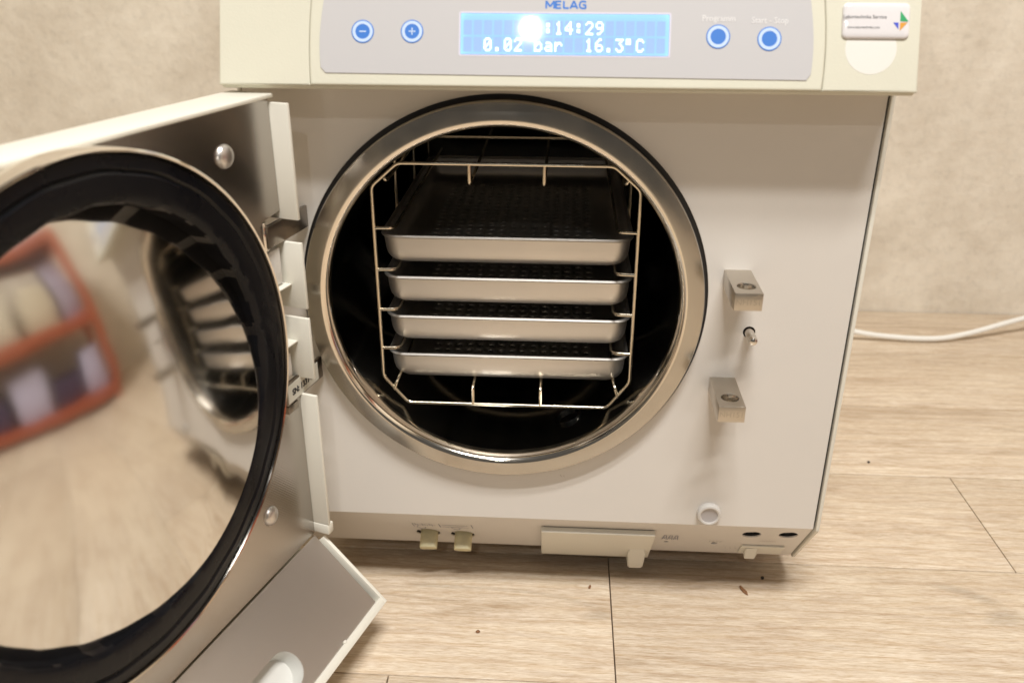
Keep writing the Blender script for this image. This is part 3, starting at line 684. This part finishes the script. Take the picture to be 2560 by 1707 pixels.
# ------------------------------------------------------------------ cord, crumbs
cord = tube('power_cord', [(.30, .618, .075), (.40, .619, .045), (.470, .620, .020), (.52, .620, .010), (.585, .619, .006), (.63, .622, .006), (.68, .634, .013), (.735, .652, .023), (.80, .672, .033), (.95, .715, .055)], .0042, M_cord, None, rnd=.03, res=5, origin=(.5, .62, 0))
tag(cord, 'white power cord running from behind the autoclave across the floor', 'cord')
def crumb(x, y, L_, wd, h, rot, m, label):
    bm = bmesh.new(); bmesh.ops.create_icosphere(bm, subdivisions=2, radius=1)
    for v_ in bm.verts: v_.co *= 1+random.uniform(-.22, .22)
    bm.transform(Matrix.Translation((x, y, h*.45)) @ Matrix.Rotation(rot, 4, 'Z') @ Matrix.Diagonal((L_/2, wd/2, h/2, 1)))
    o = link('crumb', bm_me(bm, 'crumb'), m, None, True, origin=(x, y, 0)); tag(o, label, 'crumb', 'crumbs lying on the floor')
crumb(-.0204, -.0398, .0042, .0032, .002, .4, M_bark, 'small round brown crumb on the floor in front of the two drain caps')
crumb(.4127, .2674, .0036, .0034, .002, 0, M_dark, 'dark crumb on the floor to the right of the autoclave below the cord')
crumb(.2254, .0300, .0150, .0042, .0018, -1.15, M_bark, 'longest crumb, a brown wood splinter by the front right corner of the autoclave')
crumb(.0802, .0264, .0055, .0022, .0015, 1.3, M_bark, 'thin upright brown crumb at the shadow edge beneath the service cover')
crumb(.2466, .0492, .0042, .0030, .002, .9, M_dark, 'dark crumb in the shadow under the power switch')

# ------------------------------------------------------------------ shelving rack standing to the right (seen mirrored in the lid)
M_or = mat('orange_enamel', (.40, .085, .03), .5); M_dkb = mat('dark_shelf_board', (.035, .03, .045), .5)
SX0, SX1, SY0, SY1, SH = 1.20, 1.60, -1.08, .145, .86
rack2 = thing('shelf_rack', 'orange steel shelf rack holding boxes, reflected at the left of the door mirror', 'shelf rack', ((SX0+SX1)/2, (SY0+SY1)/2, 0))
for x in (SX0, SX1-.045):
    for y in (SY0, SY1-.045): box('post', x, x+.045, y, y+.045, 0, SH, M_or, rack2, bev=.004)
for z in (.03, .385, .80):
    for x in (SX0-.002, SX1-.043): box('cross_beam', x, x+.045, SY0+.0455, SY1-.0455, z, z+.058, M_or, rack2, bev=.004)
    for y in (SY0, SY1-.045): box('cross_beam', SX0+.0455, SX1-.0455, y+.004, y+.041, z, z+.05, M_or, rack2, bev=.004)
    box('shelf_board', SX0+.046, SX1-.046, SY0+.046, SY1-.046, z+.02, z+.050, M_dkb, rack2, bev=.002)
def carton(y0, y1, z0, h_, col, label, x0=None):
    x0 = x0 or SX0+.05
    o = box('carton', x0, x0+.22, y0, y1, z0, z0+h_, mat('carton_board', col, .5, var=.05), None, bev=.003, origin=(x0+.11, (y0+y1)/2, z0)); tag(o, label+', mirrored in the door lid', 'box', 'boxes on the orange shelf rack')
zl, zu = .0805, .4355
carton(-0.040, 0.075, zl, .20, (.52, .50, .68), 'lilac white box on the low shelf nearest the front post')
carton(-0.190, -0.065, zl, .13, (.05, .03, .07), 'dark violet box on the low shelf between two lilac ones')
carton(-0.390, -0.220, zl, .23, (.56, .54, .72), 'larger lilac box on the low shelf')
carton(-0.600, -0.440, zl, .17, (.07, .05, .10), 'dark box furthest along the low shelf')
carton(-0.020, 0.080, zu, .31, (.40, .36, .47), 'tall grey violet box on the upper shelf by the post')
carton(-0.210, -0.050, zu, .21, (.60, .53, .40), 'beige carton in the middle of the upper shelf')
carton(-0.500, -0.250, zu, .26, (.62, .57, .46), 'wide beige carton on the upper shelf')
carton(-0.060, 0.090, .8505, .12, (.80, .79, .86), 'white box on the very top of the shelf rack')
